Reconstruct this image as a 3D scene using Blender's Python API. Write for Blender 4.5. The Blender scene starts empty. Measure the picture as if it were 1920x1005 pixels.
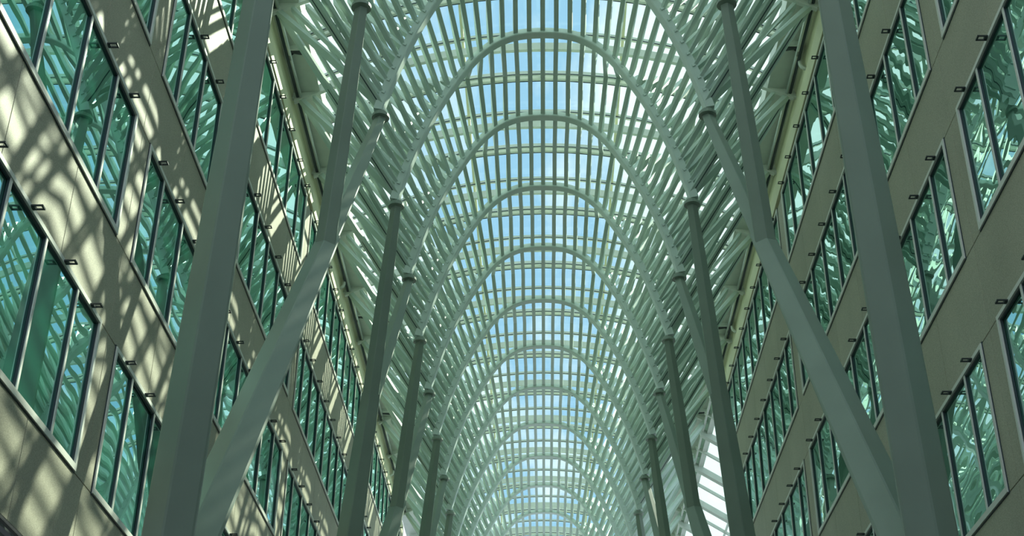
import bpy, bmesh, math, random
from mathutils import Vector, Matrix
random.seed(7)
C = bpy.context.scene.collection

# ------------------------------------------------------------------ camera
S = 18.4            # metres per design unit
EYE = 1.6
F_PX, TH, YAW, ROLL, CX = 2558.92, 0.523078, -0.0247858, -0.00755886, -0.0036965
cam_d = bpy.data.cameras.new('camera')
cam_d.sensor_fit = 'HORIZONTAL'
cam_d.sensor_width = 36.0
cam_d.lens = F_PX / 1920.0 * 36.0
cam_d.clip_start = 0.1
cam_d.clip_end = 2000
cam = bpy.data.objects.new('camera', cam_d)
C.objects.link(cam)
cy, sy = math.cos(YAW), math.sin(YAW)
ct, st = math.cos(TH), math.sin(TH)
cr, sr = math.cos(ROLL), math.sin(ROLL)
r0 = Vector((cy, -sy, 0)); fw = Vector((sy*ct, cy*ct, st)); u0 = Vector((-sy*st, -cy*st, ct))
rt = r0*cr - u0*sr
up = r0*sr + u0*cr
bk = -fw
cam.matrix_world = Matrix(((rt.x, up.x, bk.x, CX*S), (rt.y, up.y, bk.y, 0), (rt.z, up.z, bk.z, EYE), (0, 0, 0, 1)))
bpy.context.scene.camera = cam

# ------------------------------------------------------------------ world, sun, exposure
sc = bpy.context.scene
sc.view_settings.view_transform = 'Standard'
sc.view_settings.look = 'None'
sc.view_settings.exposure = 0.0
sc.view_settings.gamma = 1.0
sc.view_settings.use_curve_mapping = False
w = bpy.data.worlds.new('sky'); sc.world = w; w.use_nodes = True
nt = w.node_tree; nt.nodes.clear()
def N(nt, t, **kw):
    n = nt.nodes.new(t)
    for k, v in kw.items():
        if k.startswith('i_'):
            n.inputs[k[2:].replace('_', ' ')].default_value = v
        else:
            setattr(n, k, v)
    return n
def lk(nt, a, b): nt.links.new(a, b)
out = N(nt, 'ShaderNodeOutputWorld'); bg = N(nt, 'ShaderNodeBackground')
tc = N(nt, 'ShaderNodeTexCoord')
sp = N(nt, 'ShaderNodeSeparateXYZ'); lk(nt, tc.outputs['Generated'], sp.inputs[0])
az = N(nt, 'ShaderNodeMath', operation='ABSOLUTE'); lk(nt, sp.outputs['Z'], az.inputs[0])
zz = N(nt, 'ShaderNodeMath', operation='MAXIMUM'); zz.inputs[1].default_value = 0.08; lk(nt, az.outputs[0], zz.inputs[0])
uu = N(nt, 'ShaderNodeMath', operation='DIVIDE'); lk(nt, sp.outputs['X'], uu.inputs[0]); lk(nt, zz.outputs[0], uu.inputs[1])
vv = N(nt, 'ShaderNodeMath', operation='DIVIDE'); lk(nt, sp.outputs['Y'], vv.inputs[0]); lk(nt, zz.outputs[0], vv.inputs[1])
cb = N(nt, 'ShaderNodeCombineXYZ'); lk(nt, uu.outputs[0], cb.inputs[0]); lk(nt, vv.outputs[0], cb.inputs[1])
mp = N(nt, 'ShaderNodeMapping'); mp.inputs['Scale'].default_value = (2.6, 0.8, 1.0); mp.inputs['Location'].default_value = (0.3, 0.4, 0.2)
no = N(nt, 'ShaderNodeTexNoise'); no.inputs['Scale'].default_value = 2.2; no.inputs['Detail'].default_value = 6; no.inputs['Roughness'].default_value = 0.55
lk(nt, cb.outputs[0], mp.inputs['Vector']); lk(nt, mp.outputs['Vector'], no.inputs['Vector'])
# long banks of cloud running the same way as the arcade, a blue lane between them
wv = N(nt, 'ShaderNodeMath', operation='MULTIPLY'); wv.inputs[1].default_value = 9.0; lk(nt, uu.outputs[0], wv.inputs[0])
cs = N(nt, 'ShaderNodeMath', operation='COSINE'); lk(nt, wv.outputs[0], cs.inputs[0])
fa = N(nt, 'ShaderNodeMath', operation='MULTIPLY_ADD'); fa.inputs[1].default_value = -0.16; lk(nt, cs.outputs[0], fa.inputs[0]); lk(nt, no.outputs['Fac'], fa.inputs[2])
cr1 = N(nt, 'ShaderNodeValToRGB')
cr1.color_ramp.elements[0].position = 0.34; cr1.color_ramp.elements[0].color = (0.43, 0.74, 1.05, 1)
cr1.color_ramp.elements[1].position = 0.56; cr1.color_ramp.elements[1].color = (1.22, 1.30, 1.34, 1)
lk(nt, fa.outputs[0], cr1.inputs['Fac']); lk(nt, cr1.outputs['Color'], bg.inputs['Color'])
bg.inputs['Strength'].default_value = 1.0
lk(nt, bg.outputs['Background'], out.inputs['Surface'])
sun_d = bpy.data.lights.new('sun', 'SUN'); sun_d.energy = 11.5; sun_d.angle = math.radians(0.53); sun_d.color = (1.0, 0.94, 0.78)
sun = bpy.data.objects.new('sun', sun_d); C.objects.link(sun)
SUN_DIR = Vector((-1.0, -1.17, -1.5)).normalized()
sun.rotation_euler = SUN_DIR.to_track_quat('-Z', 'Y').to_euler()
sun.location = (30, 60, 60)

# ------------------------------------------------------------------ materials
def mat(name, col, rough=0.5, metal=0.0, noise=0.0, nscale=3.0, bump=0.0, bscale=60.0, spec=0.5):
    m = bpy.data.materials.new(name); m.use_nodes = True
    t = m.node_tree; b = t.nodes['Principled BSDF']
    b.inputs['Roughness'].default_value = rough; b.inputs['Metallic'].default_value = metal
    b.inputs['Specular IOR Level'].default_value = spec
    b.inputs['Base Color'].default_value = (*col, 1)
    if noise > 0 or bump > 0:
        g = N(t, 'ShaderNodeNewGeometry')
    if noise > 0:
        n = N(t, 'ShaderNodeTexNoise'); n.inputs['Scale'].default_value = nscale; n.inputs['Detail'].default_value = 5
        lk(t, g.outputs['Position'], n.inputs['Vector'])
        r = N(t, 'ShaderNodeValToRGB')
        r.color_ramp.elements[0].position = 0.3; r.color_ramp.elements[0].color = (*[c*(1-noise) for c in col], 1)
        r.color_ramp.elements[1].position = 0.7; r.color_ramp.elements[1].color = (*[min(1, c*(1+noise)) for c in col], 1)
        lk(t, n.outputs['Fac'], r.inputs['Fac']); lk(t, r.outputs['Color'], b.inputs['Base Color'])
    if bump > 0:
        n2 = N(t, 'ShaderNodeTexNoise'); n2.inputs['Scale'].default_value = bscale
        lk(t, g.outputs['Position'], n2.inputs['Vector'])
        bp = N(t, 'ShaderNodeBump'); bp.inputs['Strength'].default_value = bump; bp.inputs['Distance'].default_value = 0.01
        lk(t, n2.outputs['Fac'], bp.inputs['Height']); lk(t, bp.outputs['Normal'], b.inputs['Normal'])
    return m
M = {}
M['steel'] = mat('painted_steel', (0.46, 0.575, 0.51), 0.42, noise=0.05, nscale=1.5)
M['arch'] = mat('arch_steel', (0.56, 0.67, 0.62), 0.38, noise=0.04, nscale=2.0)
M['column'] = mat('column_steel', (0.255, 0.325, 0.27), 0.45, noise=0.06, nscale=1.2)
M['roofsteel'] = mat('roof_steel', (0.52, 0.57, 0.51), 0.5, noise=0.05)
M['gasket_and_shade'] = mat('dark_gasket_and_shade', (0.03, 0.05, 0.06), 0.6)  # also colours the painted shade in window reveals and on mullion sides
M['dark'] = mat('dark_metal', (0.02, 0.03, 0.03), 0.5)
M['frame'] = mat('window_aluminium', (0.68, 0.70, 0.64), 0.4)
M['fascia'] = mat('fascia_paint', (0.66, 0.66, 0.44), 0.6, noise=0.08, nscale=0.8)
M['backing'] = mat('dark_joint', (0.05, 0.055, 0.045), 0.9)
M['floor'] = mat('dark_floor', (0.075, 0.08, 0.065), 0.4, noise=0.1)  # colour darkened to cut the light bounced up onto the undersides
M['pipe'] = mat('rail_steel', (0.60, 0.66, 0.62), 0.25, metal=0.3)
def stone_mat():
    m = bpy.data.materials.new('speckled_granite'); m.use_nodes = True
    t = m.node_tree; b = t.nodes['Principled BSDF']
    g = N(t, 'ShaderNodeNewGeometry'); oi = N(t, 'ShaderNodeObjectInfo')
    n = N(t, 'ShaderNodeTexNoise'); n.inputs['Scale'].default_value = 70; n.inputs['Detail'].default_value = 3
    n3 = N(t, 'ShaderNodeTexNoise'); n3.inputs['Scale'].default_value = 0.7; n3.inputs['Detail'].default_value = 4
    v = N(t, 'ShaderNodeTexVoronoi'); v.inputs['Scale'].default_value = 26
    for q in (n, n3, v): lk(t, g.outputs['Position'], q.inputs['Vector'])
    r = N(t, 'ShaderNodeValToRGB')
    r.color_ramp.elements[0].position = 0.30; r.color_ramp.elements[0].color = (0.265, 0.258, 0.192, 1)
    r.color_ramp.elements[1].position = 0.72; r.color_ramp.elements[1].color = (0.47, 0.455, 0.342, 1)
    lk(t, n.outputs['Fac'], r.inputs['Fac'])
    a = N(t, 'ShaderNodeMath', operation='MULTIPLY_ADD'); a.inputs[1].default_value = 0.35; a.inputs[2].default_value = 0.80
    lk(t, n3.outputs['Fac'], a.inputs[0])
    a2 = N(t, 'ShaderNodeMath', operation='MULTIPLY_ADD'); a2.inputs[1].default_value = 0.08
    lk(t, oi.outputs['Random'], a2.inputs[0]); lk(t, a.outputs[0], a2.inputs[2])
    mx = N(t, 'ShaderNodeVectorMath', operation='SCALE'); lk(t, r.outputs['Color'], mx.inputs[0]); lk(t, a2.outputs[0], mx.inputs['Scale'])
    lk(t, mx.outputs[0], b.inputs['Base Color'])
    rr = N(t, 'ShaderNodeValToRGB'); rr.color_ramp.elements[0].position = 0.05; rr.color_ramp.elements[0].color = (0.12,)*3+(1,)
    rr.color_ramp.elements[1].position = 0.12; rr.color_ramp.elements[1].color = (0.55,)*3+(1,)
    lk(t, v.outputs['Distance'], rr.inputs['Fac']); lk(t, rr.outputs['Color'], b.inputs['Roughness'])
    return m
M['stone'] = stone_mat()
def pane_mat(name, refl, rcol, dcol, bump, bscale, sc_=(1.0, 1.0, 0.55)):
    m = bpy.data.materials.new(name); m.use_nodes = True
    t = m.node_tree; t.nodes.clear()
    o = N(t, 'ShaderNodeOutputMaterial'); mx = N(t, 'ShaderNodeMixShader')
    gl = N(t, 'ShaderNodeBsdfGlossy'); gl.inputs['Color'].default_value = (*rcol, 1); gl.inputs['Roughness'].default_value = 0.0
    df = N(t, 'ShaderNodeBsdfDiffuse'); df.inputs['Color'].default_value = (*dcol, 1)
    fr = N(t, 'ShaderNodeFresnel'); fr.inputs['IOR'].default_value = 1.5
    ad = N(t, 'ShaderNodeMath', operation='MULTIPLY_ADD'); ad.inputs[1].default_value = 1-refl; ad.inputs[2].default_value = refl
    g = N(t, 'ShaderNodeNewGeometry'); mpp = N(t, 'ShaderNodeMapping'); mpp.inputs['Scale'].default_value = sc_
    n = N(t, 'ShaderNodeTexNoise'); n.inputs['Scale'].default_value = bscale; n.inputs['Detail'].default_value = 1.0
    bp = N(t, 'ShaderNodeBump'); bp.inputs['Strength'].default_value = 1.0; bp.inputs['Distance'].default_value = bump
    lk(t, g.outputs['Position'], mpp.inputs['Vector']); lk(t, mpp.outputs['Vector'], n.inputs['Vector'])
    lk(t, n.outputs['Fac'], bp.inputs['Height']); lk(t, bp.outputs['Normal'], gl.inputs['Normal'])
    lk(t, fr.outputs['Fac'], ad.inputs[0]); lk(t, ad.outputs[0], mx.inputs['Fac'])
    lk(t, df.outputs[0], mx.inputs[1]); lk(t, gl.outputs[0], mx.inputs[2]); lk(t, mx.outputs[0], o.inputs['Surface'])
    return m
M['pane_l'] = pane_mat('green_mirror_glass', 0.58, (0.60, 0.96, 0.90), (0.015, 0.12, 0.075), 0.0028, 0.7)
M['pane_r'] = pane_mat('green_wavy_glass', 0.55, (0.68, 0.98, 0.90), (0.04, 0.15, 0.105), 0.0065, 1.2, (0.7, 0.45, 1.3))
def clear_mat():
    m = bpy.data.materials.new('roof_glass'); m.use_nodes = True
    t = m.node_tree; t.nodes.clear()
    o = N(t, 'ShaderNodeOutputMaterial'); mx = N(t, 'ShaderNodeMixShader'); mx.inputs['Fac'].default_value = 0.04
    tr = N(t, 'ShaderNodeBsdfTransparent'); tr.inputs['Color'].default_value = (0.80, 0.93, 0.88, 1)
    gl = N(t, 'ShaderNodeBsdfGlossy'); gl.inputs['Roughness'].default_value = 0.0
    lk(t, tr.outputs[0], mx.inputs[1]); lk(t, gl.outputs[0], mx.inputs[2]); lk(t, mx.outputs[0], o.inputs['Surface'])
    return m
M['glass'] = clear_mat()

# ------------------------------------------------------------------ helpers
def P(x, y, z): return Vector((x*S, y*S, z*S+EYE))
T3, DT = 1.55398, 0.2022
def PL(k): return T3+(k-3)*DT
def me_from(name, vs, fs, m, smooth=False):
    me = bpy.data.meshes.new(name); me.from_pydata([tuple(v) for v in vs], [], fs); me.materials.append(m)
    b = bmesh.new(); b.from_mesh(me); bmesh.ops.recalc_face_normals(b, faces=b.faces); b.to_mesh(me); b.free()
    if smooth:
        for p in me.polygons: p.use_smooth = True
    return me
def link(name, data, parent=None, loc=None, rot=None, **props):
    o = bpy.data.objects.new(name, data); C.objects.link(o)
    if parent: o.parent = parent
    if loc is not None: o.location = loc
    if rot is not None: o.rotation_euler = rot
    for k, v in props.items(): o[k] = v
    return o
def thing(name, loc, label, category, group=None, kind=None):
    o = link(name, None, loc=loc, label=label, category=category); o.empty_display_size = 0.2
    if group: o['group'] = group
    if kind: o['kind'] = kind
    return o
class MB:
    def __init__(s): s.v = []; s.f = []
    def poly(s, pts, faces):
        n = len(s.v); s.v += [Vector(p) for p in pts]; s.f += [tuple(i+n for i in f) for f in faces]
    def box(s, a, b):
        x0, y0, z0 = a; x1, y1, z1 = b
        s.poly([(x0,y0,z0),(x1,y0,z0),(x1,y1,z0),(x0,y1,z0),(x0,y0,z1),(x1,y0,z1),(x1,y1,z1),(x0,y1,z1)],
               [(0,3,2,1),(4,5,6,7),(0,1,5,4),(1,2,6,5),(2,3,7,6),(3,0,4,7)])
    def loft(s, rings, cap=True):
        n = len(s.v); m = len(rings[0])
        for r in rings: s.v += [Vector(p) for p in r]
        for i in range(len(rings)-1):
            for j in range(m):
                a = n+i*m+j; b = n+i*m+(j+1) % m
                s.f.append((a, b, b+m, a+m))
        if cap:
            s.f.append(tuple(n+j for j in range(m))[::-1]); s.f.append(tuple(n+(len(rings)-1)*m+j for j in range(m)))
    def sweep(s, pts, secs, upv, cap=True):
        """pts: points, secs: list of 2-D section polygons (a along side, b along up), upv: up hint(s)"""
        rings = []
        for i, p in enumerate(pts):
            if i == 0: t = pts[1]-pts[0]
            elif i == len(pts)-1: t = pts[-1]-pts[-2]
            else: t = (pts[i+1]-pts[i]).normalized()+(pts[i]-pts[i-1]).normalized()
            t.normalize()
            u = upv[i] if isinstance(upv, list) else upv
            sd = t.cross(u).normalized(); u2 = sd.cross(t).normalized()
            rings.append([p+sd*a+u2*b for a, b in secs[i]])
        s.loft(rings, cap)
    def rod(s, a, b, r, n=8):
        a, b = Vector(a), Vector(b); u = Vector((0,0,1)) if abs((b-a).normalized().z) < .9 else Vector((1,0,0))
        sec = [(r*math.cos(q*2*math.pi/n), r*math.sin(q*2*math.pi/n)) for q in range(n)]
        s.sweep([a, b], [sec, sec], u)
    def mesh(s, name, m, off=None, smooth=False):
        vs = s.v if off is None else [v-off for v in s.v]
        return me_from(name, vs, s.f, m, smooth)
def rect(w_, h_): return [(-w_/2, -h_/2), (w_/2, -h_/2), (w_/2, h_/2), (-w_/2, h_/2)]
ordinal = ['nearest', 'second', 'third', 'fourth', 'fifth', 'sixth', 'seventh', 'eighth', 'ninth', 'tenth', 'eleventh', 'twelfth', 'thirteenth', 'fourteenth', 'fifteenth', 'sixteenth', 'seventeenth', 'eighteenth']

# ------------------------------------------------------------------ walls, windows
W = 0.380
PIER0, PER = 1.0475, 0.8088
ROWS = [(1.0648, 1.1932), (0.8402, 0.9732), (0.6260, 0.7577), (0.4035, 0.5402), (0.187, 0.3232)]
EDGE = 0.0240
ZTOP = 1.235
Y0 = PIER0-PER
fl = MB(); fl.box(P(-1.0, -1.2, 0), P(1.0, 4.6, 0)); 
for v in fl.v: v.z = -0.2 if fl.v.index(v) % 8 < 4 else 0.0
link('floor', fl.mesh('floor', M['floor']), kind='structure', label='dark stone floor of the arcade', category='floor')

def end_y(sg): return PIER0+2*PER+0.040 if sg > 0 else PIER0+3*PER+.03
panel_cache = {}
def stone_panel(parent, sg, ya, yb, za, zb):
    key = (sg, round(yb-ya, 5), round(zb-za, 5))
    g = 0.006
    if key not in panel_cache:
        b = MB(); ly, lz = (yb-ya)*S/2-g, (zb-za)*S/2-g
        e = 0.006
        b.loft([[(0, -ly, -lz), (0, ly, -lz), (0, ly, lz), (0, -ly, lz)],
                [(-sg*0.054, -ly, -lz), (-sg*0.054, ly, -lz), (-sg*0.054, ly, lz), (-sg*0.054, -ly, lz)],
                [(-sg*0.06, -ly+e, -lz+e), (-sg*0.06, ly-e, -lz+e), (-sg*0.06, ly-e, lz-e), (-sg*0.06, -ly+e, lz-e)]])
        panel_cache[key] = b.mesh('stone_panel', M['stone'])
    link('stone_panel', panel_cache[key], parent, loc=Vector((sg*(W*S+0.06), (ya+yb)/2*S, (za+zb)/2*S+EYE)))
win_n = 0
side_name = {-1: 'left', 1: 'right'}
row_name = ['top row under the fascia', 'second row from the top', 'third row from the top', 'fourth row from the top', 'lowest row in view']
cache = {}
def wbox(key, fn, m):
    if key not in cache:
        b = MB(); fn(b); cache[key] = b.mesh(key[0], m)
    return cache[key]
for sg in (-1, 1):
    ye = end_y(sg)
    b = MB()
    X = W*S+0.06
    # backing wall with openings: built as strips around the window bands
    zs = [0.187-0.20]+[z for r in reversed(ROWS) for z in r]+[1.27]
    def slab(ya, yb, za, zb):
        x0, x1 = sorted((sg*X, sg*(X+0.35)))
        b.box((x0, ya*S, za*S+EYE), (x1, yb*S, zb*S+EYE))
    for i in range(0, len(zs), 2): slab(Y0-.5, ye, zs[i] if i else -EYE/S, zs[i+1])
    for (zb_, zt_) in ROWS:
        slab(Y0-.5, Y0+EDGE, zb_, zt_)
        for n in range(0, 4):
            c = PIER0+PER*n
            if c-EDGE < ye: slab(c-EDGE, min(c+EDGE, ye), zb_, zt_)
    wall = link('wall_'+side_name[sg], b.mesh('wall', M['backing']), kind='structure',
                label='tall %s office wall clad in speckled granite panels between window bands' % side_name[sg], category='wall')
    # stone panels
    npan = 6
    bands = [(0.323, 0.4035), (0.5402, 0.6260), (0.7577, 0.8402), (0.9732, 1.0648), (0.10, 0.187)]
    for n in range(-1, 3):
        if sg > 0 and n == 2: continue
        c0 = PIER0+PER*n
        for (za, zb) in bands:
            for j in range(npan):
                stone_panel(wall, sg, c0+PER*j/npan, c0+PER*(j+1)/npan, za, zb)
        for (za, zb) in ROWS:
            stone_panel(wall, sg, c0, c0+EDGE, za, zb)
            if sg > 0 and n == 1: stone_panel(wall, sg, c0+PER-EDGE, c0+PER, za, zb)
            else: stone_panel(wall, sg, c0+PER-EDGE, c0+PER, za, zb)
    if sg > 0:
        c0 = PIER0+PER*2
        for (za, zb) in bands+ROWS: stone_panel(wall, sg, c0, c0+0.04, za, zb)
    # windows
    for n in range(-1, 3):
        if sg > 0 and n == 2: continue
        ya, yb = PIER0+PER*n+EDGE, PIER0+PER*(n+1)-EDGE
        if n == 2: pass
        Lw = (yb-ya)*S
        for ri, (za, zb) in enumerate(ROWS):
            H = (zb-za)*S
            if ri == 4 and n >= 1: continue
            win_n += 1
            org = Vector((sg*W*S, ya*S, za*S+EYE))
            if ri == 4 and n == -1 and sg < 0:
                g = thing('louvre_grille', org, 'dark slatted louvre grille low on the left wall at the corner of view', 'grille')
                for j in range(22):
                    z = j*0.11+0.05
                    fn = lambda q: q.loft([[(0.10, 0, 0.0), (0.10, Lw, 0.0), (0.10, Lw, 0.012), (0.10, 0, 0.012)][::1],
                                           [(-0.03, 0, -0.07), (-0.03, Lw, -0.07), (-0.03, Lw, -0.058), (-0.03, 0, -0.058)]])
                    link('slat', wbox(('slat', Lw), lambda q: q.box((-0.02, 0, -0.02), (0.07, Lw, 0.01)), M['dark']), g, loc=(-0.02, 0, z))
                continue
            wn = thing('window_%d' % win_n, org,
                       'long green mirror-glass window, %s on the %s wall, %s bay of windows' % (row_name[ri], side_name[sg], ['nearest, cut by the picture edge', 'second', 'third', 'farthest'][n+1]),
                       'window', 'windows of the %s wall' % side_name[sg], 'structure')
            fw_, pr, rc = 0.070, 0.035, 0.03   # frame width, proud of the stone, glass recess
            def frame(q, Lw=Lw, H=H):
                def bb(y0, y1, z0, z1):
                    x0, x1 = sorted((-sg*pr, sg*(rc+0.03)))
                    q.box((x0, y0, z0), (x1, y1, z1))
                bb(0, Lw, 0, fw_+.03); bb(0, Lw, H-fw_, H); bb(0, fw_, fw_+.03, H-fw_); bb(Lw-fw_, Lw, fw_+.03, H-fw_)
            link('window_frame', wbox(('window_frame', sg, ri), frame, M['frame']), wn)
            def gask_and_shade(q, Lw=Lw, H=H):
                x0, x1 = sorted((-sg*0.012, sg*0.05)); e = 0.02
                xa, xb = sorted((sg*0.0, sg*rc)); d_ = fw_+.032
                q.box((xa, fw_, H-d_), (xb, Lw-fw_, H-fw_)); q.box((xa, fw_, fw_), (xb, d_, H-fw_)); q.box((xa, Lw-d_, fw_), (xb, Lw-fw_, H-fw_))  # inner dark strips paint in the shade of the frame reveal
                q.box((x0, -e, -e), (x1, Lw+e, 0)); q.box((x0, -e, H), (x1, Lw+e, H+e)); q.box((x0, -e, 0), (x1, 0, H)); q.box((x0, Lw, 0), (x1, Lw+e, H))
            link('gasket_and_shade', wbox(('gasket_and_shade', sg, ri), gask_and_shade, M['gasket_and_shade']), wn)
            e1 = 0.0585*S if n != -1 else 0.0565*S
            e2 = 0.0630*S
            step = (Lw-e1-e2)/8
            ms = [e1+step*j for j in range(9)]
            edges = [0]+ms+[Lw]
            for y in ms:
                def mul(q, H=H):
                    x0, x1 = sorted((-sg*0.006, sg*rc)); q.box((x0, -0.036, fw_), (x1, 0.030, H-fw_))  # dark body paints in the shade on the mullion's near side
                def cap(q, H=H):
                    x0, x1 = sorted((-sg*0.022, -sg*0.006)); q.box((x0, -0.030, fw_), (x1, 0.030, H-fw_))
                mo = link('mullion', wbox(('mullion', sg, ri), mul, M['gasket_and_shade']), wn, loc=(0, y, 0))
                link('mullion_cap', wbox(('mullion_cap', sg, ri), cap, M['frame']), mo)
            for j in range(10):
                a, c = edges[j], edges[j+1]
                wd = round(c-a, 4)
                def pane(q, wd=wd, H=H):
                    x0, x1 = sorted((sg*rc, sg*(rc+0.02))); q.box((x0, -wd/2, 0.02), (x1, wd/2, H-0.02))
                tilt = random.gauss(0, 0.0022 if sg < 0 else 0.003)
                link('glass_pane', wbox(('glass_pane', sg, ri, wd), pane, M['pane_l' if sg < 0 else 'pane_r']), wn, loc=(0, (a+c)/2, 0), rot=(0, random.gauss(0, .0015), tilt))
                # dark folded clip on the top frame, mid-pane
                def clip(q):
                    xo, xi = -sg*(pr+0.165), sg*0.03
                    a_, b_ = sorted((xo, xi)); t = 0.009
                    for yy in (-0.05, 0.05):
                        q.box((a_, yy-t, -t), (b_, yy+t, t*1.6))
                    e_, f_ = sorted((xo, xo+sg*0.025)); q.box((e_, -0.05, -t), (f_, 0.05, t*1.6))
                    e_, f_ = sorted((-sg*(pr-.005), -sg*(pr+0.05))); q.box((e_, -0.04, -0.02), (f_, 0.04, 0.02))
                link('clip', wbox(('clip', sg), clip, M['dark']), wn, loc=(0, (a+c)/2, H-0.04))

# fascia, cove, rail and brackets at the top of each wall
for sg in (-1, 1):
    ye = end_y(sg)
    prof = [(W, 1.1955), (W-.004, 1.1955), (W-.004, 1.224), (W-.003, 1.228), (W-.0005, 1.232), (W+.0005, 1.24), (W-.0005, 1.252), (W-.002, 1.258), (W-.002, 1.27), (W+.03, 1.27), (W+.03, 1.1955)]
    b = MB()
    b.loft([[P(sg*x, y, z) for x, z in prof] for y in (Y0-.4, ye)])
    link('trim_%d' % (1 if sg < 0 else 2), b.mesh('fascia', M['fascia']), kind='structure', label='olive cream fascia band with a hollow cove above the top windows, %s wall' % side_name[sg], category='trim')
    RX, RZ = 0.3665, 1.2535
    r = thing('eaves_rail', P(sg*RX, PL(3), RZ), 'dark tubular rail running under the roof edge along the %s wall' % side_name[sg], 'rail')
    o = P(sg*RX, PL(3), RZ)
    k = 0.5
    while k < 17:
        if PL(k+1) > ye+.05: break
        b = MB(); b.rod(P(sg*RX, PL(k)+.004, RZ), P(sg*RX, PL(k+1)-.004, RZ), 0.045, 12)
        link('rail_tube', b.mesh('rail_tube', M['pipe'], o, True), r)
        b = MB(); b.rod(P(sg*(RX+.0044), PL(k)+.004, RZ+.0002), P(sg*(RX+.0044), PL(k+1)-.004, RZ+.0002), 0.045, 8)  # black rod along the wall side of the tube
        link('rail_black_rod', b.mesh('rail_black_rod', M['gasket_and_shade'], o, True), r)
        k += 1
    k = 0.5
    while PL(k) < ye:
        b = MB(); x0, x1 = sorted((sg*(RX-.002)*S, sg*(W+.005)*S)); y = PL(k)*S; z = RZ*S+EYE
        b.poly([(x0, y-.06, z-.05), (x1, y-.06, z-.17 if sg > 0 else z-.05), (x1, y-.06, z+.16), (x0, y-.06, z+.16),
                (x0, y+.06, z-.05), (x1, y+.06, z-.17 if sg > 0 else z-.05), (x1, y+.06, z+.16), (x0, y+.06, z+.16)],
               [(0,1,2,3), (7,6,5,4), (0,4,5,1), (1,5,6,2), (2,6,7,3), (3,7,4,0)])
        link('bracket', b.mesh('bracket', M['roofsteel'], o), r)
        k += 1

# ------------------------------------------------------------------ vault geometry
NR = 19
KMIN, KMAX = -1, 17
AXZ = [(0, 1.287), (.03, 1.2847), (.05, 1.2785), (.07, 1.2665), (.09, 1.2470), (.105, 1.2265), (.12, 1.2020), (.135, 1.1750), (.15, 1.1435), (.16, 1.1200), (.17, 1.0935), (.18, 1.0630), (.19, 1.0285), (.197, 1.0)]
def arch_z(x):
    x = abs(x)
    for q in range(len(AXZ)-1):
        if x <= AXZ[q+1][0] or q == len(AXZ)-2:
            x0, z0 = AXZ[q]; x1, z1 = AXZ[q+1]
            xm, zm = AXZ[q-1] if q > 0 else (-AXZ[1][0], AXZ[1][1])
            xp, zp = AXZ[q+2] if q+2 < len(AXZ) else (x1+(x1-x0), z1+(z1-z0)*1.3)
            m0 = (z1-zm)/(x1-xm); m1 = (zp-z0)/(xp-x0); h = x1-x0; t = (x-x0)/h
            return (2*t**3-3*t*t+1)*z0+(t**3-2*t*t+t)*h*m0+(-2*t**3+3*t*t)*z1+(t**3-t*t)*h*m1
AH = 1.287
tab = []
x = 0.0; L = 0.0; px, pz = 0.0, AH
tab.append((0, 0, AH))
for i in range(1, 2001):
    x = 0.197*i/2000; z = arch_z(x); L += math.hypot(x-px, z-pz); tab.append((L, x, z)); px, pz = x, z
LT = L
def arch_at(s):
    s = max(0, min(LT, s)); lo, hi = 0, len(tab)-1
    while hi-lo > 1:
        m = (lo+hi)//2
        if tab[m][0] <= s: lo = m
        else: hi = m
    a, b = tab[lo], tab[hi]; f = (s-a[0])/(b[0]-a[0]) if b[0] > a[0] else 0
    return a[1]+(b[1]-a[1])*f, a[2]+(b[2]-a[2])*f
def Pi(i):
    x, z = arch_at(LT*abs(i)/NR*0.985); x = x if i >= 0 else -x
    n = Ni(i); return x+n.x*.003, z+n.z*.003
def Ni(i):
    x1, z1 = arch_at(LT*min(1, abs(i)/NR*0.985+.004)); x0, z0 = arch_at(max(0, LT*abs(i)/NR*.985-.004*LT))
    n = Vector((-(z1-z0), 0, (x1-x0))).normalized()
    if i < 0: n.x = -n.x
    if i == 0: n = Vector((0, 0, 1))
    return n
def Qi(i):
    a = abs(i)/NR; x = 0.364*a; return (x if i >= 0 else -x), 1.2925-0.047*a**2
def rib_mb(i, k, mb):
    """one boomerang rib between arch k and arch k+1"""
    x0, z0 = Pi(i); xq, zq = Qi(i)
    A, B, Q = P(x0, PL(k)+.004, z0), P(x0, PL(k+1)-.004, z0), P(xq, PL(k+.5), zq)
    n0 = Ni(i) if abs(i) < NR else Vector((.35*(1 if i > 0 else -1), 0, 1)).normalized(); nq = Vector((0.25*(1 if i > 0 else -1)*abs(i)/NR, 0, 1)).normalized()
    wd = 0.125; big = abs(i) == NR
    if big: wd = 0.17
    fr = [0, .13, .5, 1.0, 1.5, 1.87, 2.0]
    dp = [.07, .12, .14, .15, .14, .12, .07]
    if big: dp = [.06, .14, .16, .16, .16, .14, .06]
    pts, ups, secs = [], [], []
    for f, d in zip(fr, dp):
        if f <= 1: p = A.lerp(Q, f); u = n0.lerp(nq, f)
        else: p = Q.lerp(B, f-1); u = nq.lerp(n0, f-1)
        pts.append(p); ups.append(u.normalized()); secs.append([(-wd/2, 0), (wd/2, 0), (wd/2*.8, d), (-wd/2*.8, d)])
    mb.sweep(pts, secs, ups)
    return pts, ups
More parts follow.
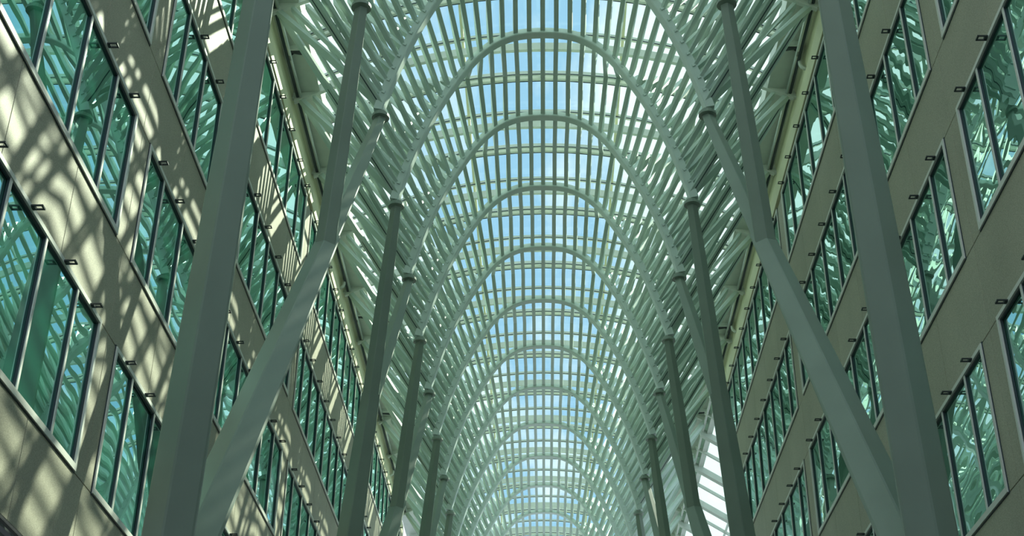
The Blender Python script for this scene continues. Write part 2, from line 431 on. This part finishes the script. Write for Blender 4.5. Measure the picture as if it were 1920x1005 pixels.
# shared rib meshes (relative to the bay origin)
rib_mesh = {}
for i in range(-NR, NR+1):
    mb = MB(); pts, ups = rib_mb(i, 0, mb)
    rib_mesh[i] = mb.mesh('rib', M['steel'], P(0, PL(0), 0))
    if abs(i) == NR:
        mb = MB()
        mb.sweep([p-u*0.004 for p, u in zip(pts, ups)], [rect(.022, .012)]*len(pts), ups)
        rib_mesh[('seam', i)] = mb.mesh('seam', M['gasket_and_shade'], P(0, PL(0), 0))
nb = 0
for k in range(KMIN, KMAX):
    org = P(0, PL(k), 0)
    nm = 'rib field of the vault between its arches, ' + ('out of sight overhead' if k < 1 else '%s from the camera, steel boomerang ribs side by side' % ordinal[k-1])
    t = thing('rib_field', org, nm, 'roof ribs', 'rib fields of the vault')
    if 1 <= k <= 8:
        for i in range(-NR, NR+1):
            if abs(i) == NR:
                r = link('valley_rib', rib_mesh[i], t); link('seam', rib_mesh[('seam', i)], r)
            else: link('rib', rib_mesh[i], t)
    else:
        mb = MB()
        for i in range(-NR, NR+1): rib_mb(i, k, mb)
        o = link('rib', mb.mesh('ribs', M['steel'], org), t); o['kind'] = 'stuff'

# arches
def arch_mesh():
    pts, ups, secs = [], [], []
    n = 64
    for j in range(-n, n+1):
        s = LT*abs(j)/n; x, z = arch_at(s); x = x if j >= 0 else -x
        pts.append(P(x, 0, z)-Vector((0, 0, EYE)))
    for j in range(len(pts)):
        t = (pts[min(j+1, len(pts)-1)]-pts[max(j-1, 0)]).normalized()
        u = Vector((-t.z, 0, t.x)); ups.append(u)
        a = abs(j-n)/n
        h = 0.16+0.05*a**2; d = 0.27+0.02*a
        secs.append([(-d/2, h*.12), (-d/2*.86, 0), (d/2*.86, 0), (d/2, h*.12), (d/2, h), (-d/2, h)])
    mb = MB(); mb.sweep(pts, secs, ups)
    return mb.mesh('arch_rib', M['arch'])
am = arch_mesh()
def lug_mesh():
    mb = MB()
    for i in range(-NR+1, NR):
        x, z = Pi(i); u = Ni(i); p = Vector((x*S, 0, z*S))
        for s_ in (-1, 1):
            q = p+Vector((0, s_*.12, 0))
            sec = [(-.035, .02), (.035, .02), (.02, .10), (-.02, .10)]
            mb.sweep([q, q+Vector((0, s_*.06, 0))], [sec, sec], u)
    return mb.mesh('rib_lugs', M['arch'])
lm = lug_mesh()
for k in range(KMIN, KMAX+1):
    a = thing('vault_arch', P(0, PL(k), 0)-Vector((0, 0, 0)), ('slender pointed-round steel arch of the vault, ' + (['directly over the camera, out of the picture', 'just ahead of the camera, out of the picture', 'whose feet show at the top edge'][k+1] if k < 2 else ('leaving through the top edge of the picture' if k == 2 else '%s arch whose crown shows, counted from the top' % ('first' if k == 3 else ordinal[k-3])))), 'arch', 'arches of the vault')
    link('arch_rib', am, a)
    o = link('rib_lug', lm, a); o['kind'] = 'stuff'

# ------------------------------------------------------------------ branching columns
def hexsec(hw, hd):
    return [(-hw*.05, -hd*.64), (hw*.05, -hd*.64), (hw*.94, -hd*.12), (hw, -hd*.04), (hw, hd*.10), (hw*.3, hd*.7), (-hw*.3, hd*.7), (-hw, hd*.10), (-hw, -hd*.04), (-hw*.94, -hd*.12)]
def limb(a, b, h0, h1, sg, mid=None):
    mb = MB(); a = Vector(a); b = Vector(b)
    t = (b-a).normalized()
    n = 6; pts, secs = [], []
    for j in range(n+1):
        f = j/n; h = h0+(h1-h0)*f
        if mid: h += mid*math.sin(math.pi*f)
        pts.append(a.lerp(b, f)); secs.append(hexsec(h, h*1.05))
    up_ = Vector((0, 1, 0)); up_ = (up_-t*up_.dot(t)).normalized()
    mb.sweep(pts, secs, up_)
    return mb
tree_i = 0
for m in range(0, 5):
    ck = .5+4*m
    for sg in (-1, 1):
        base = P(sg*.322, PL(ck), -EYE/S)
        if m == 0: lab = 'huge branching steel column nearest the camera on the %s side' % side_name[sg]
        else: lab = 'branching steel column on the %s side, %s from the camera' % (side_name[sg], ordinal[m])
        t = thing('branching_column', base, lab, 'column', 'branching columns of the vault')
        N0 = P(sg*.3085, PL(ck), .277)
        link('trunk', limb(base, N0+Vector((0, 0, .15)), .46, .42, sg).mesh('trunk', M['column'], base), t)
        for s1 in (-1, 1):
            N1 = P(sg*.2315, PL(ck+s1), .7626)
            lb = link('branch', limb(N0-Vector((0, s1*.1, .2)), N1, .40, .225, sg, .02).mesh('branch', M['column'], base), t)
            for s2 in (-1, 1):
                D = P(sg*.1996, PL(ck+s1+s2*.5), .994)
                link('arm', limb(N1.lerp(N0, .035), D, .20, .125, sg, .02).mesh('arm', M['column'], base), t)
                dd = (D-N1).normalized()
                mb = MB()
                for (o0, o1, r_) in ((-.03, .035, .20), (.055, .10, .15)):
                    n = 20
                    sec = [(r_*math.cos(2*math.pi*q/n), r_*math.sin(2*math.pi*q/n)) for q in range(n)]
                    z0 = D+Vector((0, 0, o0)); z1 = D+Vector((0, 0, o1))
                    mb.sweep([z0, z1], [sec, sec], Vector((0, 1, 0)))
                mb.rod(D, D+Vector((0, 0, .16)), .09, 12)
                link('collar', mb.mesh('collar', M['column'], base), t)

# ------------------------------------------------------------------ glass roof
RR = 0.70
GZ = 1.376
XE = 0.384
def gz(x): return GZ-x*x/(2*RR)
def tprof(mb, y0, y1, zoff, h, n=24, xe=XE):
    pts_ = []
    for j in range(n+1):
        x = -xe+2*xe*j/n; pts_.append((x, gz(x)+zoff))
    rings = [[P(x, y0, z), P(x, y1, z), P(x, y1, z)+Vector((0, 0, h)), P(x, y0, z)+Vector((0, 0, h))] for x, z in pts_]
    mb.loft(rings)
ceil = thing('ceiling', P(0, PL(3), GZ), 'shallow curved glass roof above the ribbed vault, panes between transverse bars', 'roof', None, 'structure')
co = P(0, PL(3), GZ)
def cpart(name, mb, m, **kw): return link(name, mb.mesh(name, m, co), ceil, **kw)
for k in range(KMIN, KMAX+1):
    y = PL(k)
    for (a, c) in ((-.045, -.018), (.018, .045)):
        mb = MB(); tprof(mb, y+a*DT, y+c*DT, -0.0075, .12); cpart('roof_bar', mb, M['roofsteel'])
    mb = MB(); tprof(mb, y-.004*DT, y+.004*DT, -0.004, .03, 16); cpart('roof_rod', mb, M['roofsteel'])
    for a in (-.046, .045):
        mb = MB(); tprof(mb, y+a*DT, y+(a+.004)*DT, -0.0085, .03, 16); cpart('roof_seal', mb, M['gasket_and_shade'])
    # mid-bay
    y = PL(k+.5)
    mb = MB(); tprof(mb, y-.022*DT, y+.006*DT, -.005, .10); cpart('roof_bar', mb, M['roofsteel'])
    mb = MB(); tprof(mb, y-.026*DT, y-.022*DT, -.006, .03, 16); cpart('roof_seal', mb, M['gasket_and_shade'])
    # deep ridge girder at mid-bay, dropping to the wall brackets
    mb = MB(); rings = []
    for j in range(25):
        x = -.376+.752*j/24
        top = 1.355-.094*(abs(x)/.376)**2
        h = .0125+.004*(abs(x)/.376)**2
        rings.append([P(x, y-.012*DT, top-h), P(x, y+.02*DT, top-h), P(x, y+.02*DT, top), P(x, y-.012*DT, top)])
    mb.loft(rings); cpart('ridge_girder', mb, M['roofsteel'])
# longitudinal glazing bars
for xx in (-.372, -.248, -.124, 0.0, .124, .248, .372):
    z = gz(xx)-.004
    mb = MB(); mb.box(P(xx-.0022, PL(KMIN), z), P(xx+.0022, PL(KMAX+1), z+.006)); cpart('glazing_bar', mb, M['fascia'] if abs(xx) == .124 else M['roofsteel'])
# panes
xs = [-XE, -.310, -.248, -.186, -.124, -.062, 0, .062, .124, .186, .248, .310, XE]
pm = {}
for k in range(KMIN, KMAX+1):
    for h in (0, .5):
        for j in range(len(xs)-1):
            key = j
            if key not in pm:
                mb = MB(); x0, x1 = xs[j], xs[j+1]
                xm = (x0+x1)/2
                mb.poly([P(x0, 0, gz(x0)), P(x1, 0, gz(x1)), P(x1, DT*.5, gz(x1)), P(x0, DT*.5, gz(x0))], [(0, 1, 2, 3)])
                pm[key] = mb.mesh('roof_pane', M['glass'], co)
                pm[key] = pm[key]
            link('roof_pane', pm[key], ceil, loc=(0, PL(k+h)*S, 0))
# edge gutter plates on both sides
for sg in (-1, 1):
    ye = end_y(sg)
    g = thing('edge_gutter', P(sg*.37, PL(3), 1.27), 'flat grey steel gutter plates between the glass roof and the %s wall' % side_name[sg], 'gutter')
    k = -1
    while k < KMAX and PL(k+.5) < 4.0:
        mb = MB(); a, c = PL(k-.5)+.003, PL(k+.5)-.003
        th_ = .003
        pr_ = [(.386, 1.261), (.338, 1.2645), (.338, 1.292), (.340, 1.292), (.340, 1.267), (.386, 1.265)]
        mb.loft([[P(sg*x, yy, z) for x, z in pr_] for yy in (a, c)])
        link('gutter_plate', mb.mesh('gutter_plate', M['roofsteel'], P(sg*.37, PL(3), 1.27)), g)
        k += 1
# lean-to glazed slope beyond the end of the right wall
g = thing('side_glazing', P(.38, 2.9, 1.2), 'sloping side roof of clear panes beyond the end of the right wall', 'glazing')
go = P(.38, 2.9, 1.2)
def sl(x): return 1.235-(x-.38)*.62
y = 2.712; j = 0
while y < 4.2:
    mb = MB()
    x0, x1 = .36, .80
    hh = .013 if j % 2 == 0 else .005
    ww = .009 if j % 2 == 0 else .003
    mb.loft([[P(x_, y-ww, sl(x_)-hh), P(x_, y+ww, sl(x_)-hh), P(x_, y+ww, sl(x_)+.003), P(x_, y-ww, sl(x_)+.003)] for x_ in (x0, x1)])
    link('rafter', mb.mesh('rafter', M['roofsteel'], go), g)
    y += .1011; j += 1
for x_ in (.365, .47, .62, .80):
    mb = MB(); mb.box(P(x_-.002, 2.71, sl(x_)-.004), P(x_+.002, 4.2, sl(x_)+.002)); link('purlin', mb.mesh('purlin', M['roofsteel'], go), g)
for x_a, x_b in ((.365, .52), (.52, .80)):
    mb = MB(); mb.poly([P(x_a, 2.71, sl(x_a)+.003), P(x_b, 2.71, sl(x_b)+.003), P(x_b, 4.2, sl(x_b)+.003), P(x_a, 4.2, sl(x_a)+.003)], [(0, 1, 2, 3)])
    link('side_pane', mb.mesh('side_pane', M['glass'], go), g)
mb = MB(); mb.box(P(.374, 2.71, 1.235), P(.386, 4.2, 1.262)); link('edge_beam', mb.mesh('edge_beam', M['roofsteel'], go), g)

# ------------------------------------------------------------------ small fittings
fpos = [(-1, 3.0, 'left'), (-1, 7.05, 'left'), (-1, 9.35, 'left'), (1, 3.0, 'right'), (1, 7.3, 'right'), (1, 9.35, 'right')]
for sg, k, nm in fpos:
    o = P(sg*.358, PL(k), 1.262)
    t = thing('floodlight', o, 'small dark floodlight on the %s eaves rail, %s of three' % (nm, {3.0: 'nearest', 9.35: 'farthest'}.get(k, 'middle one')), 'floodlight')
    mb = MB()
    mb.loft([[(-.16, -.14, -.10), (.16, -.14, -.10), (.16, -.14, .10), (-.16, -.14, .10)], [(-.12, .10, -.07), (.12, .10, -.07), (.12, .10, .07), (-.12, .10, .07)]])
    b_ = mb.mesh('lamp_body', M['dark']); ob = link('lamp_body', b_, t); ob.rotation_euler = (.5, 0, sg*-.3)
    mb = MB(); mb.box((-.19, -.24, -.12), (.19, -.17, .02)); link('visor', mb.mesh('visor', M['pipe']), t)
    mb = MB(); mb.rod((0, 0, 0), (sg*.16, .05, -.10), .025); mb.box((-.02+sg*.16, -.05, -.2), (.02+sg*.16, .15, .02)); link('clamp', mb.mesh('clamp', M['dark']), t)
def bent_pipe(pts, r, n=12):
    mb = MB(); pts = [Vector(p) for p in pts]
    sec = [(r*math.cos(2*math.pi*q/n), r*math.sin(2*math.pi*q/n)) for q in range(n)]
    mb.sweep(pts, [sec]*len(pts), Vector((0, 1, .01)))
    return mb
for sg, k, lab in ((-1, 6.29, 'nearer one on the left'), (-1, 11.0, 'farther one on the left'), (1, 3.1, 'nearer one on the right'), (1, 7.2, 'farther one on the right')):
    o = P(sg*.3755, PL(k), 1.245)
    t = thing('drain_elbow', o, 'pale elbow drainpipe turning into the fascia under the roof edge, %s' % lab, 'pipe')
    pts = [(-sg*.05, 0, .35), (-sg*.05, 0, .05)]
    for q in range(1, 7):
        a = q/6*math.pi/2; pts.append((-sg*.05+sg*(.17-.17*math.cos(a)), 0, .05-.17*math.sin(a)))
    pts.append((sg*.22, 0, -.12))
    link('pipe', bent_pipe(pts, .055).mesh('pipe', M['roofsteel'], None, True), t)
    mb = MB(); mb.rod((-sg*.05, 0, .30), (-sg*.05, 0, .35), .075, 12); link('pipe_ring', mb.mesh('pipe_ring', M['roofsteel'], None, True), t)
